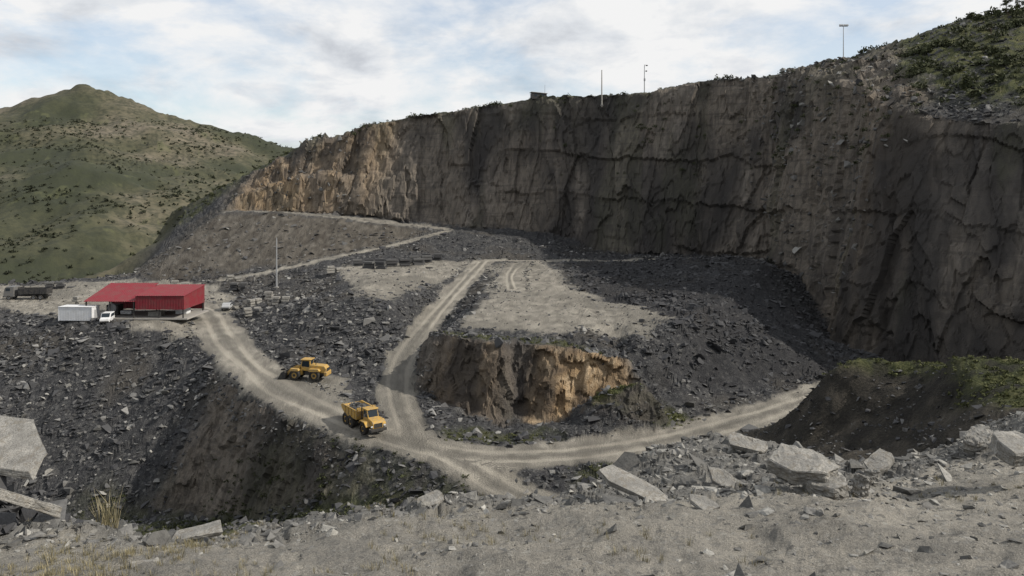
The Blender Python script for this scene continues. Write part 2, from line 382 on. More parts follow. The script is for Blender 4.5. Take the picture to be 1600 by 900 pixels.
# ------------------------------------------------------------------ materials
class NT:
    def __init__(s,name):
        s.m=bpy.data.materials.new(name);s.m.use_nodes=True;s.t=s.m.node_tree
        s.b=s.t.nodes['Principled BSDF'];s.b.inputs['Roughness'].default_value=.9
        s.b.inputs['Specular IOR Level'].default_value=.2
    def n(s,t,**k):
        nd=s.t.nodes.new(t)
        for a,b in k.items(): setattr(nd,a,b)
        return nd
    def l(s,a,b): s.t.links.new(a,b)
    def pos(s,scale=(1,1,1)):
        g=s.n('ShaderNodeTexCoord')
        if scale==(1,1,1): return g.outputs['Object']
        mp=s.n('ShaderNodeMapping');mp.inputs['Scale'].default_value=scale
        s.l(g.outputs['Object'],mp.inputs[0]);return mp.outputs[0]
    def noise(s,scale,detail=4,sc=(1,1,1),rough=.55,dist=0):
        nd=s.n('ShaderNodeTexNoise');nd.inputs['Scale'].default_value=scale;nd.inputs['Detail'].default_value=detail
        nd.inputs['Roughness'].default_value=rough;nd.inputs['Distortion'].default_value=dist
        s.l(s.pos(sc),nd.inputs['Vector']);return nd.outputs['Fac']
    def vor(s,scale,sc=(1,1,1),out='Color',feature='F1'):
        nd=s.n('ShaderNodeTexVoronoi',feature=feature);nd.inputs['Scale'].default_value=scale
        s.l(s.pos(sc),nd.inputs['Vector']);return nd.outputs[out]
    def ramp(s,f,st):
        nd=s.n('ShaderNodeValToRGB');e=nd.color_ramp.elements
        while len(e)<len(st): e.new(.5)
        for i,(p,c) in enumerate(st):
            e[i].position=p;e[i].color=(c[0],c[1],c[2],1) if isinstance(c,tuple) else (c,c,c,1)
        s.l(f,nd.inputs[0]);return nd.outputs[0]
    def mix(s,f,a,b,mode='MIX'):
        nd=s.n('ShaderNodeMix',data_type='RGBA',blend_type=mode)
        for sock,v in ((nd.inputs[0],f),(nd.inputs[6],a),(nd.inputs[7],b)):
            if isinstance(v,(int,float)): sock.default_value=v
            elif isinstance(v,tuple): sock.default_value=(*v,1)
            else: s.l(v,sock)
        return nd.outputs[2]
    def math(s,op,a,b=0.0,clamp=False):
        nd=s.n('ShaderNodeMath',operation=op,use_clamp=clamp)
        for i,v in enumerate((a,b)):
            if isinstance(v,(int,float)): nd.inputs[i].default_value=v
            else: s.l(v,nd.inputs[i])
        return nd.outputs[0]
    def attr(s,name): return s.n('ShaderNodeAttribute',attribute_name=name)
    def sep(s,c):
        q=s.n('ShaderNodeSeparateColor');s.l(c,q.inputs[0]);return q.outputs
    def bump(s,h,dist,strength=1,nrm=None):
        nd=s.n('ShaderNodeBump');nd.inputs['Distance'].default_value=dist;nd.inputs['Strength'].default_value=strength
        s.l(h,nd.inputs['Height'])
        if nrm: s.l(nrm,nd.inputs['Normal'])
        return nd.outputs[0]
    def out(s,c,nrm=None,rough=None):
        if isinstance(c,tuple): s.b.inputs['Base Color'].default_value=(*c,1)
        else: s.l(c,s.b.inputs['Base Color'])
        if nrm: s.l(nrm,s.b.inputs['Normal'])
        if rough is not None: s.b.inputs['Roughness'].default_value=rough
        return s.m
def terrain_mat(name,kind):
    s=NT(name)
    a=s.attr('zone');D,G,C=s.sep(a.outputs['Color'])[:3];O=a.outputs['Alpha']
    za=s.attr('zone2');FAR,MND,FORE=s.sep(za.outputs['Color'])[:3];DRK=za.outputs['Alpha']
    la=s.attr('lowf');BIG,PAT,HN=s.sep(la.outputs['Color'])[:3];mid=la.outputs['Alpha']
    if kind=='hills':
        sh=s.noise(.16,4,rough=.7)
        hc=s.ramp(HN,[(.15,(.036,.041,.024)),(.38,(.060,.061,.036)),(.58,(.096,.088,.058)),(.80,(.145,.125,.093))])
        hc=s.mix(s.ramp(sh,[(.42,0.),(.60,.75)]),hc,(.032,.036,.024))
        hc=s.mix(s.ramp(BIG,[(.78,0.),(.92,.35)]),hc,(.10,.105,.05))
        base=s.mix(G,(.05,.048,.045),(.05,.052,.028))
        return s.out(s.mix(FAR,base,hc),s.bump(sh,1.2,.7),.95)
    fine=s.noise(4.5,4,rough=.7)
    if kind=='ledge': grit=s.noise(30,3,rough=.75)
    sepc=s.sep(s.vor(.95));sepf=s.sep(s.vor(2.6))
    rub=s.ramp(sepc[0],[(0,(.034,.035,.039)),(.55,(.062,.063,.066)),(.9,(.10,.10,.10)),(1,(.19,.185,.175))])
    rubf=s.ramp(sepf[1],[(0,(.030,.031,.034)),(.6,(.066,.067,.069)),(.92,(.12,.12,.117)),(1,(.25,.245,.23))])
    rub=s.mix(.6,rub,rubf)
    rub=s.mix(s.ramp(BIG,[(.55,0.),(.85,.6)]),rub,(.095,.085,.07))
    rub=s.mix(s.ramp(fine,[(.4,.55),(.6,0.)]),rub,(.026,.026,.028))
    if kind=='ledge':
        rub=s.mix(s.math('MULTIPLY',FORE,.8),rub,s.ramp(fine,[(.3,(.10,.098,.092)),(.55,(.19,.186,.173)),(.75,(.31,.30,.275))]))
    else:
        rub=s.mix(s.math('MULTIPLY',DRK,.62),rub,(.027,.027,.029))
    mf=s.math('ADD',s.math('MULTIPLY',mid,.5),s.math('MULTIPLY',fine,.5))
    heap_col=s.ramp(mf,[(.36,(.055,.048,.040)),(.5,(.092,.083,.070)),(.66,(.145,.132,.113))])  # paler grey-brown earth of the spoil heap
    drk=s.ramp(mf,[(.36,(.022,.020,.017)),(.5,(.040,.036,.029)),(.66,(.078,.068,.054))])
    rub=s.mix(s.ramp(MND,[(0.,0.),(.5,1.)]),rub,s.mix(s.ramp(MND,[(.62,0.),(.92,1.)]),heap_col,drk))
    col=rub
    if kind=='cliff':
        streak=s.attr('streak').outputs['Fac'];str2=s.noise(1,4,sc=(1.0,1.0,.07),rough=.6)
        lay=s.noise(1,3,sc=(.10,.10,1.1),rough=.6)
        cl=s.ramp(streak,[(.28,(.044,.041,.039)),(.44,(.082,.074,.066)),(.58,(.128,.113,.097)),(.75,(.19,.168,.143))])
        cl=s.mix(s.ramp(PAT,[(.48,0.),(.72,.75)]),cl,s.ramp(fine,[(.35,(.145,.124,.10)),(.65,(.23,.20,.165))]))
        cl=s.mix(s.ramp(PAT,[(.20,.6),(.40,0.)]),cl,(.045,.043,.042))
        cl=s.mix(s.ramp(BIG,[(.68,0.),(.87,.35)]),cl,(.066,.070,.042))
        cl=s.mix(s.ramp(str2,[(.42,0.),(.60,.5)]),cl,(.046,.043,.041))
        cl=s.mix(s.ramp(lay,[(.52,0.),(.64,.4)]),cl,(.046,.043,.041))
        oc=s.ramp(mf,[(.34,(.13,.092,.058)),(.5,(.28,.195,.11)),(.66,(.43,.33,.215))])
        cl=s.mix(s.math('MULTIPLY',O,s.ramp(streak,[(.36,.35),(.55,1.)])),cl,oc)
        col=s.mix(C,rub,cl)
    gr=s.ramp(mf,[(.32,(.022,.027,.011)),(.48,(.046,.055,.019)),(.60,(.088,.092,.033)),(.8,(.16,.145,.07))])
    gf=s.math('MULTIPLY',G,s.ramp(mid,[(.32,.35),(.5,1.)]))
    gf=s.math('MULTIPLY',gf,s.math('SUBTRACT',1.0,s.math('MULTIPLY',D,.7)))
    col=s.mix(gf,col,gr)
    if kind!='cliff':
        du=s.ramp(mid,[(.3,(.20,.186,.158)),(.5,(.285,.265,.226)),(.72,(.385,.358,.304))])
        du=s.mix(s.ramp(fine,[(.42,0.),(.60,.5)]),du,(.16,.152,.135))
        if kind=='ground':
            ru=s.attr('ru').outputs['Fac'];ab=s.math('ABSOLUTE',ru)
            tr=s.math('ABSOLUTE',s.math('SUBTRACT',s.math('ADD',ab,s.math('MULTIPLY',s.math('SUBTRACT',BIG,.5),1.0)),1.3))
            trk=s.ramp(tr,[(.22,1.),(.6,0.)])
            rd=s.n('ShaderNodeMapRange');rd.inputs['From Min'].default_value=3.2;rd.inputs['From Max'].default_value=4.6
            rd.inputs['To Min'].default_value=1;rd.inputs['To Max'].default_value=0;s.l(ab,rd.inputs[0])
            du=s.mix(s.math('MULTIPLY',trk,.65),du,(.45,.415,.35))
            du=s.mix(s.math('MULTIPLY',s.math('MULTIPLY',s.ramp(ab,[(.1,1.),(.7,0.)]),rd.outputs[0]),.5),du,(.12,.113,.098))
            du=s.mix(s.ramp(D,[(.55,.75),(.88,0.)]),du,s.ramp(fine,[(.35,(.085,.082,.076)),(.65,(.18,.171,.153))]))
        du=s.mix(s.ramp(BIG,[(.25,.5),(.5,0.)]),du,(.14,.133,.116))
        dd=s.math('ADD',D,s.math('MULTIPLY',s.math('SUBTRACT',mid,.5),1.1))
        df=s.ramp(dd,[(.32,0.),(.62,1.)])
        col=s.mix(df,col,du)
        if kind=='ledge':
            fg=s.ramp(grit,[(.32,(.12,.114,.10)),(.5,(.30,.283,.248)),(.68,(.50,.47,.41))])
            col=s.mix(s.math('MULTIPLY',D,.6),col,fg)
            sp=s.sep(s.vor(9))
            k1=s.math('MULTIPLY',s.ramp(sp[0],[(.78,0.),(.84,.6)]),s.math('SUBTRACT',1.0,MND))
            col=s.mix(k1,col,s.ramp(sp[1],[(0.,(.07,.07,.07)),(1.,(.38,.37,.335))]))
            k2=s.math('MULTIPLY',s.ramp(s.noise(.45,4,rough=.6),[(.46,0.),(.62,.5)]),s.math('SUBTRACT',1.0,MND))
            col=s.mix(k2,col,s.ramp(grit,[(.35,(.07,.069,.065)),(.65,(.19,.184,.168))]))
    hs=fine
    if kind=='ledge': hs=s.math('ADD',s.math('MULTIPLY',fine,.6),s.math('MULTIPLY',grit,.3))
    if kind=='cliff': hs=s.math('ADD',s.math('MULTIPLY',fine,.6),s.math('MULTIPLY',str2,.8))
    return s.out(col,s.bump(hs,.32 if kind=='ledge' else .6,.9),.92)
MT={'ground':terrain_mat('quarry_floor_rubble','ground'),'cliff':terrain_mat('cliff_rock','cliff'),'hills':terrain_mat('scrub_hills','hills'),'ledge':terrain_mat('gravel_ledge','ledge')}
def rock_mat():
    s=NT('broken_slate')
    t=s.attr('tint').outputs['Fac'];p=s.attr('pale').outputs['Fac']
    c=s.ramp(t,[(0,(.034,.035,.039)),(.6,(.074,.075,.078)),(.88,(.13,.129,.126)),(1,(.29,.285,.27))])
    c2=s.ramp(t,[(0,(.10,.099,.092)),(.6,(.205,.20,.186)),(1,(.38,.37,.335))])
    c=s.mix(p,c,c2)
    n=s.noise(7,3,rough=.7);c=s.mix(s.ramp(n,[(.35,.5),(.65,0.)]),c,(.045,.044,.043))
    return s.out(c,s.bump(n,.08,.5),.8)
MR=rock_mat()
def slab_mat():
    s=NT('slate_slab')
    n=s.noise(2.2,5,rough=.65);f=s.noise(24,4,rough=.75)
    c=s.ramp(n,[(.3,(.16,.155,.143)),(.5,(.265,.257,.237)),(.7,(.39,.375,.34))])
    c=s.mix(s.ramp(f,[(.45,0.),(.62,.6)]),c,(.12,.117,.108))
    c=s.mix(s.ramp(s.noise(5,4,rough=.7,dist=.8),[(.52,0.),(.60,.5)]),c,(.15,.13,.10))
    lay=s.noise(1,3,sc=(1,1,18))
    h=s.math('ADD',s.math('MULTIPLY',f,.5),s.math('MULTIPLY',lay,.8))
    return s.out(c,s.bump(h,.07,1.),.85)
MS=slab_mat()
def paint(name,c,rough=.5,dirt=.5,dc=(.22,.19,.15),metal=0,sc=3):
    s=NT(name);n=s.noise(sc,4,rough=.7);f=s.noise(sc*6,3)
    k=s.mix(s.math('MULTIPLY',s.ramp(n,[(.40,0.),(.65,1.)]),dirt),c,dc)
    k=s.mix(s.math('MULTIPLY',s.ramp(f,[(.45,0.),(.7,1.)]),dirt*.4),k,tuple(v*.45 for v in c))
    s.b.inputs['Metallic'].default_value=metal
    return s.out(k,None,rough)
M_Y=paint('yellow_paint',(.48,.29,.055),.55,.8)
M_T=paint('tyre_rubber',(.02,.02,.02),.9,.5,(.10,.09,.075))
M_K=paint('dark_metal',(.03,.03,.032),.6,.4,(.12,.11,.09))
M_G=paint('galvanised_steel',(.30,.31,.32),.5,.2)
M_R=paint('red_cladding',(.18,.021,.030),.6,.6,(.13,.06,.055),sc=.8)
M_W=paint('white_paint',(.62,.63,.64),.5,.35,(.42,.40,.36),sc=1)
M_C=paint('concrete',(.30,.29,.27),.9,.4)
M_Gl=NT('window_glass').out((.02,.028,.035),None,.12)
M_L=NT('lamp_lens').out((.55,.56,.56),None,.2)
def leafmat(name,a,b):
    s=NT(name);t=s.attr('tint').outputs['Fac']
    return s.out(s.ramp(t,[(0,a),(1,b)]),None,.8)
M_F=leafmat('shrub_leaves',(.018,.023,.011),(.066,.073,.032))
M_F2=leafmat('far_scrub',(.028,.032,.020),(.052,.056,.034))
M_GT=leafmat('grass_leaves',(.035,.042,.016),(.125,.13,.052))
M_DG=leafmat('dry_grass_blades',(.08,.075,.04),(.30,.26,.16))
M_B=paint('bark',(.07,.05,.035),.9,.2)

nA,nR=X.shape
idx=np.arange(nA*nR).reshape(nA,nR)
Q=np.stack([idx[:-1,:-1],idx[1:,:-1],idx[1:,1:],idx[:-1,1:]],-1).reshape(-1,4)
def fc(a): return (a[:-1,:-1]+a[1:,1:]+a[1:,:-1]+a[:-1,1:]).ravel()/4
zone=np.stack([dust,grass,cliff,och],-1).reshape(-1,4)
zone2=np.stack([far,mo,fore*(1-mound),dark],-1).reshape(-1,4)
PV=P.reshape(-1,3);ruf=np.clip(ru,-9,9).ravel();stf=stk.ravel()
cat=np.zeros(len(Q),int)
cat[fc(cliff)>.04]=1;cat[fc(road)>.35]=2;cat[fc(far)>.02]=3;cat[(fc(Y)<46)]=4;cat[fc(mound)>.3]=5
for k,nm,sm,mt in ((0,'quarry_ground',False,'ground'),(1,'quarry_cliff',False,'cliff'),(2,'dirt_road',True,'ground'),(3,'valley_hills',True,'hills'),(4,'rocky_ledge_ground',True,'ledge'),(5,'earth_mound',True,'ground')):
    q=Q[cat==k];u,inv=np.unique(q,return_inverse=True)
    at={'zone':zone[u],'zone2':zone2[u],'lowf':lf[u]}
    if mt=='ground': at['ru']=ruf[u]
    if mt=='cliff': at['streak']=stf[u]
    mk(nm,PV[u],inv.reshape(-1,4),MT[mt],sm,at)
tB=time.time()-T0

# ------------------------------------------------------------------ rocks
def hull(seed,flat):
    r=np.random.default_rng(seed);bm=bmesh.new()
    for p in r.uniform(-1,1,(9,3)):
        p=p/max(abs(p))*r.uniform(.75,1);bm.verts.new((p[0]*.5,p[1]*.5,p[2]*.5*flat))
    o=bmesh.ops.convex_hull(bm,input=bm.verts)
    bmesh.ops.delete(bm,geom=[v for v in o['geom_interior'] if isinstance(v,bmesh.types.BMVert)],context='VERTS')
    bm.verts.ensure_lookup_table();bm.verts.index_update()
    V=np.array([v.co[:] for v in bm.verts]);F=np.array([[v.index for v in f.verts] for f in bm.faces if len(f.verts)==3]);bm.free();return V,F
TM=[hull(100+i,(.22,.4,.7)[i%3]) for i in range(15)]
def rotm(n,tiltmax):
    a=rng.uniform(0,2*np.pi,n);t=rng.normal(0,tiltmax,n);b=rng.uniform(0,2*np.pi,n)
    ca,sa=np.cos(a),np.sin(a);Rz=np.zeros((n,3,3));Rz[:,0,0]=ca;Rz[:,0,1]=-sa;Rz[:,1,0]=sa;Rz[:,1,1]=ca;Rz[:,2,2]=1
    ax=np.stack([np.cos(b),np.sin(b),0*b],1);K=np.zeros((n,3,3));K[:,0,2]=ax[:,1];K[:,1,2]=-ax[:,0];K[:,2,0]=-ax[:,1];K[:,2,1]=ax[:,0]
    I=np.eye(3)[None];Rt=I+np.sin(t)[:,None,None]*K+(1-np.cos(t))[:,None,None]*(K@K)
    return Rt@Rz
def scatter(name,pos,size,tilt=.5,pale=0,tint=None):
    n=len(pos);Rm=rotm(n,tilt);sc=size[:,None]*rng.uniform(.55,1.35,(n,3));k=rng.integers(0,len(TM),n)
    tt=rng.uniform(0,1,n) if tint is None else tint
    pl=np.full(n,float(pale)) if np.isscalar(pale) else pale
    Vs,Fs,ts,ps=[],[],[],[];o=0
    for j,(V,F) in enumerate(TM):
        q=np.where(k==j)[0]
        if not len(q): continue
        W=np.einsum('nij,nvj->nvi',Rm[q],V[None]*sc[q][:,None,:])+pos[q][:,None,:]
        Vs.append(W.reshape(-1,3));Fs.append((F[None]+o+(np.arange(len(q))*len(V))[:,None,None]).reshape(-1,3))
        ts.append(np.repeat(tt[q],len(V)));ps.append(np.repeat(pl[q],len(V)));o+=len(q)*len(V)
    return mk(name,np.concatenate(Vs),np.concatenate(Fs),MR,False,{'tint':np.concatenate(ts),'pale':np.concatenate(ps)})
gA=np.gradient(P,axis=0);gB=np.gradient(P,axis=1);area=np.linalg.norm(np.cross(gA,gB),axis=-1)
def pick(wt,n):
    w=(wt*area).ravel();c=np.cumsum(w);i=np.searchsorted(c,rng.uniform(0,c[-1],n));i=np.clip(i,0,len(w)-1)
    p=PV[i].copy();q=p[:,1]*.003;p[:,0]+=rng.uniform(-1,1,n)*q;p[:,1]+=rng.uniform(-1,1,n)*q;return p
infr=(np.abs(X)/np.maximum(Y,.1)<.85)
clump=sst(-.2,.35,fbm2(X/7,Y/7,3,201))
w1=rub*infr*(Y>60)*(Y<235)*(1-mound)*(1-.6*heap)*(.35+clump)*(1/(1+(Y/130)**2))
p=pick(w1,46000);s=np.exp(rng.normal(-.62,.5,len(p)));s=np.clip(s,.25,2.6)
dk=poly_mask(p[:,0],p[:,1],[(20,112),(26,122),(20,140),(15,165),(16,200),(62,203),(70,180),(66,140),(62,126),(46,119)],2)
scatter('slate_rubble',p,s,.55,0,rng.uniform(0,1,len(p))*(1-.5*dk))
bd=np.zeros_like(X)
for w,pl in RS:
    d,_=dist_line(X,Y,pl);bd=np.maximum(bd,np.exp(-((d-w-1.2)/.7)**2))
p=pick(bd*infr*(Y>60)*(1-road)*(1-grass),4500);s=np.clip(np.exp(rng.normal(-1.0,.45,len(p))),.12,1.2);scatter('roadside_stones',p,s,.6,.3)
p=pick(sst(.3,.6,dust)*infr*(Y>95)*(1-road)*(Y<215),3000);s=np.clip(np.exp(rng.normal(-1.3,.5,len(p))),.1,1.0);scatter('yard_stones',p,s,.6,.3)
# pale blocks strewn on the left tip and beside the central hummock
wl=rub*infr*(poly_mask(X,Y,[(-130,100),(-125,158),(-88,149),(-60,139),(-48,128),(-50,108)],3)+.8*poly_mask(X,Y,[(-70,196),(-45,200),(-33,150),(-22,140),(-24,120),(-46,140),(-66,170)],2)+3*poly_mask(X,Y,[(20,103),(24,110),(36,113),(30,106)],1))
p=pick(wl,1500);s=np.clip(np.exp(rng.normal(-.55,.5,len(p))),.25,2.2);scatter('pale_slate_blocks',p,s,.5,.75)
p=pick((outc+bare+heap*.5)*infr*(Y>95),1800);s=np.clip(np.exp(rng.normal(-.3,.5,len(p))),.3,2.4);scatter('outcrop_blocks',p,s,.5,.4)
p=pick(mound*infr*(1-grass),900);s=np.clip(np.exp(rng.normal(-1.5,.5,len(p))),.08,.8);scatter('mound_stones',p,s,.5,.0)
edge=poly_mask(X,Y,DUST[6][0],1.2);band=edge*(1-edge)*4
w2=infr*(Y>11)*(Y<44)*(1-mound)*(.16+band*2.2+1.5*(1-edge)*(Y<40)+.9*sst(.05,.4,fbm2(X/1.6,Y/1.6,3,205))+.5*sst(2,8,X))
p=pick(w2,34000);s=np.clip(np.exp(rng.normal(-2.5,.6,len(p))),.02,.5);scatter('ledge_gravel',p,s,.45,.85)
w3=infr*(Y>13)*(Y<42)*(1-mound)*(band*1.1+1.3*(1-edge)*(Y<39)+.05+.14*sst(2,8,X))
p=pick(w3,2600);s=np.clip(np.exp(rng.normal(-1.1,.45,len(p))),.12,1.1);scatter('ledge_stones',p,s,.5,.8)
tC=time.time()-T0

def slab(name,c,size,rot,seed,mat=MS,sub=2):
    r=random.Random(seed);bm=bmesh.new();n=r.choice((6,7,8))
    top=[];bot=[]
    for i in range(n):
        a=2*math.pi*(i+r.uniform(-.32,.32))/n
        q=1/max(abs(math.cos(a)),abs(math.sin(a)));rad=.5*(q**.8)*r.uniform(.78,1.1)
        x,y=math.cos(a)*rad*size[0],math.sin(a)*rad*size[1]
        top.append(bm.verts.new((x,y,size[2]*(.5+r.uniform(-.14,.1)))))
        k=r.uniform(.82,1.08);bot.append(bm.verts.new((x*k,y*k,-size[2]*.5)))
    bm.faces.new(top);bm.faces.new(bot[::-1])
    for i in range(n): bm.faces.new((top[i],bot[i],bot[(i+1)%n],top[(i+1)%n]))
    bmesh.ops.bevel(bm,geom=bm.edges[:],offset=min(size)*.06,segments=1,affect='EDGES')
    bmesh.ops.triangulate(bm,faces=bm.faces)
    for _ in range(2): bmesh.ops.subdivide_edges(bm,edges=bm.edges,cuts=2,use_grid_fill=True)
    V=np.array([v.co[:] for v in bm.verts]);k=2.0/max(size)
    d=fbm3(V[:,0]*k*2+seed,V[:,1]*k*2,V[:,2]*k*5,4,seed)*.10*size[2]+.12*size[2]*blocks3(V[:,0]*k*2.2,V[:,1]*k*2.2,V[:,2]*k*6,seed)+.05*size[2]*blocks3(V[:,0]*k*7,V[:,1]*k*7,V[:,2]*k*16,seed+3)
    bm.normal_update()
    for v,q in zip(bm.verts,d): v.co+=v.normal*float(q)
    me=bpy.data.meshes.new(name);bm.to_mesh(me);bm.free();me.materials.append(mat)
    ob=bpy.data.objects.new(name,me);COL.objects.link(ob)
    ob.location=c;ob.rotation_euler=[math.radians(v) for v in rot];return ob
slab('stone_slab',(8.05,21.2,-7.6),(1.9,1.4,.5),(16,3,-14),1)
slab('stone_slab',(8.5,20.7,-7.95),(1.2,1.1,.4),(4,-8,20),21)
slab('stone_slab',(3.55,21.2,-8.2),(2.7,.75,.16),(10,14,-30),2)
slab('stone_slab',(13.6,20.6,-6.9),(1.6,1.3,.42),(9,5,10),3)
slab('boulder',(9.35,20.6,-7.85),(.42,.4,.5),(10,15,40),4)
slab('boulder',(10.4,22.2,-8.2),(.5,.4,.35),(0,10,70),14)
slab('stone_slab',(-7.6,18.6,-8.25),(1.2,.7,.12),(5,-6,12),5)
slab('stone_slab',(-2.2,20.9,-8.4),(.8,.5,.16),(14,-12,30),6)
slab('stone_slab',(-7.1,15.2,-7.4),(1.0,.5,.08),(0,5,20),7)
slab('stone_slab',(4.9,19.8,-8.0),(.9,.5,.1),(8,10,-60),8)
slab('stone_slab',(6.6,23.5,-8.9),(1.4,.6,.16),(25,20,-40),9)
slab('stone_slab',(9.2,30,-9.9),(1.5,.8,.25),(20,12,-20),20)
slab('stone_slab',(11.6,24.2,-8.5),(1.1,.7,.18),(12,-20,30),10)
slab('boulder',(14.9,24.6,-7.95),(1.1,.7,.5),(12,-20,30),11)
slab('stone_slab',(-13.9,20.1,-6.45),(4.4,1.9,.2),(22,8,-8),12)
slab('stone_slab',(-11.9,17.9,-7.05),(3.2,.26,.22),(0,34,66),13)
n=150;px=np.stack([rng.normal(-13.2,.75,n),rng.normal(19.2,.55,n),np.zeros(n)],1)
hh=1.8*np.exp(-((px[:,0]+13.4)/.95)**2-((px[:,1]-19.4)/.8)**2)
px[:,2]=Hb(px[:,0],px[:,1])+rng.uniform(0,1,n)*np.maximum(hh,.12)
scatter('slate_pile',px,rng.uniform(.35,1.0,n),.5,.0)

# ------------------------------------------------------------------ vegetation
def leaves(name,centers,radii,nper,leaf,mat,flat=.7):
    n=len(centers);N=n*nper
    c=np.repeat(centers,nper,0);r=np.repeat(radii,nper)
    d=rng.normal(0,1,(N,3));d/=np.linalg.norm(d,axis=1)[:,None]
    lob=.7+.5*vn(d[:,0]*1.6+c[:,0],d[:,1]*1.6+c[:,1],d[:,2]*1.6,5)
    q=d*(rng.uniform(.35,1,N)**.6*r*lob)[:,None];q[:,2]=np.abs(q[:,2])*flat*1.3
    o=c+q
    u=rng.normal(0,1,(N,3));u/=np.linalg.norm(u,axis=1)[:,None];v=np.cross(u,rng.normal(0,1,(N,3)));v/=np.linalg.norm(v,axis=1)[:,None]+1e-9
    s=(leaf*r*rng.uniform(.6,1.4,N))[:,None]
    V=np.stack([o-u*s,o+v*s*.6,o+u*s,o-v*s*.6],1).reshape(-1,3);F=np.arange(N*4).reshape(N,4)
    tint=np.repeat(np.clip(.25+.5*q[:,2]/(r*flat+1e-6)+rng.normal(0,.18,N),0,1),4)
    return mk(name,V,F,mat,False,{'tint':tint})
def blades(name,centers,hgt,nper,mat,spread=.12,wid=.006):
    N=len(centers)*nper;c=np.repeat(centers,nper,0);h=np.repeat(hgt,nper)*rng.uniform(.4,1.1,N)
    a=rng.uniform(0,2*np.pi,N);b=np.stack([np.cos(a),np.sin(a),0*a],1);base=c+b*(rng.uniform(0,1,N)*spread)[:,None]
    lean=b*(h*rng.uniform(.1,.6,N))[:,None];w=np.stack([-np.sin(a),np.cos(a),0*a],1)*wid*(1+h[:,None]*2)
    mid=base+lean*.35+np.stack([0*h,0*h,h*.6],1);tip=base+lean+np.stack([0*h,0*h,h],1)
    V=np.stack([base-w,base+w,mid+w*.8,mid-w*.8,tip],1).reshape(-1,3);k=(np.arange(N)*5)[:,None]
    F=np.concatenate([k+np.array([[0,1,2]]),k+np.array([[0,2,3]]),k+np.array([[3,2,4]])])
    return mk(name,V,F,mat,False,{'tint':np.repeat(rng.uniform(0,1,N),5)})
cl2=sst(.0,.4,fbm2(X/40,Y/40,4,301))
p=pick(far*infr*(X<-60)*(R>330)*(R<950)*(.2+cl2),5500);r=np.clip(np.exp(rng.normal(.35,.35,len(p))),.6,3);leaves('hillside_scrub',p,r,12,.42,M_F2)
hm=poly_mask(X,Y,GR[6][0],2)*(X/Y<.9)*(1-cliff)
p=pick(hm*(.15+sst(0,.3,fbm2(X/14,Y/14,3,303))),1100);r=rng.uniform(.6,2.6,len(p));leaves('clifftop_scrub',p,r,80,.16,M_F)
rm=np.maximum(poly_mask(X,Y,GR[5][0],1),poly_mask(X,Y,GR[7][0],1))
p=pick(rm*(.1+sst(-.1,.3,fbm2(X/10,Y/10,3,304))),480);r=rng.uniform(.4,1.7,len(p));leaves('rim_scrub',p,r,70,.16,M_F)
p=pick(cliff*infr*(Z>5)*(sst(.1,.4,fbm2(X/9,Y/9,2,305))+3*np.exp(-((X-42)/4)**2)*(Z>12)+2*bare),230);r=rng.uniform(.4,1.4,len(p));leaves('cliff_scrub',p,r,50,.17,M_F)
gm=np.maximum.reduce([poly_mask(X,Y,g[0],g[1]) for g in (GR[0],GR[1],GR[3],GR[4],GR[8])])*infr*(1-road)*(1-cliff)
gm=gm*(1+2*poly_mask(X,Y,GR[0][0],.6))
p=pick(gm,2800);r=rng.uniform(.10,.36,len(p));leaves('grass_tufts',p,r,22,.25,M_GT,.6)
p=pick(poly_mask(X,Y,GR[2][0],4)*infr*sst(-.1,.3,fbm2(X/6,Y/6,3,306)),1500);r=rng.uniform(.2,.7,len(p));leaves('pit_slope_scrub',p,r,24,.2,M_F,.5)
tg=infr*(Y>12)*(Y<24)*(1-rub*.6)*sst(.0,.45,fbm2(X/2.4,Y/2.4,3,307))*(.4+sst(-3,-7,X))
p=pick(tg,900);blades('dry_grass',p,rng.uniform(.05,.18,len(p)),20,M_DG,.12,.003)
wp=np.array([[-10.3+rng.normal(0,.10),19.6+rng.normal(0,.2),H1(-10.3,19.6)-.05] for _ in range(9)])
blades('dry_weed',wp,rng.uniform(.6,1.3,9),14,M_DG,.08,.003)
def tree(name,x,y,h,seed):
    z=H1(x,y)-.2;r=np.random.default_rng(seed);e=bpy.data.objects.new(name,None);COL.objects.link(e);e.location=(x,y,z)
    bm=bmesh.new()
    def limb(a,b,r0,r1):
        a=Vector(a);b=Vector(b);d=(b-a);q=d.to_track_quat('Z','Y').to_matrix().to_4x4();q.translation=(a+b)/2
        bmesh.ops.create_cone(bm,cap_ends=True,segments=7,radius1=r0,radius2=r1,depth=d.length,matrix=q)
    limb((0,0,0),(.1,0,h*.5),.16*h/4,.09*h/4);limb((.1,0,h*.48),(-.1,.1,h*.85),.09*h/4,.03)
    cs=[]
    for i in range(9):
        a=r.uniform(0,6.28);q=(math.cos(a)*h*.3,math.sin(a)*h*.3,h*r.uniform(.3,.9));limb((.05,0,h*r.uniform(.2,.55)),q,.05*h/4,.015);cs.append(q)
    me=bpy.data.meshes.new('trunk_and_limbs');bm.to_mesh(me);bm.free();me.materials.append(M_B);o=bpy.data.objects.new('trunk_and_limbs',me);COL.objects.link(o);o.parent=e
    cs=np.array(cs+[(0,0,h*.8)]);l=leaves('foliage',cs,np.full(len(cs),h*.24),200,.12,M_F,.7);l.parent=e
for i,(x,y,h) in enumerate([(119,185,3.0),(123,186,2.6),(106,170,2.6),(98,160,2.4),(115,178,2.6)]): tree('small_tree',x,y,h,i)

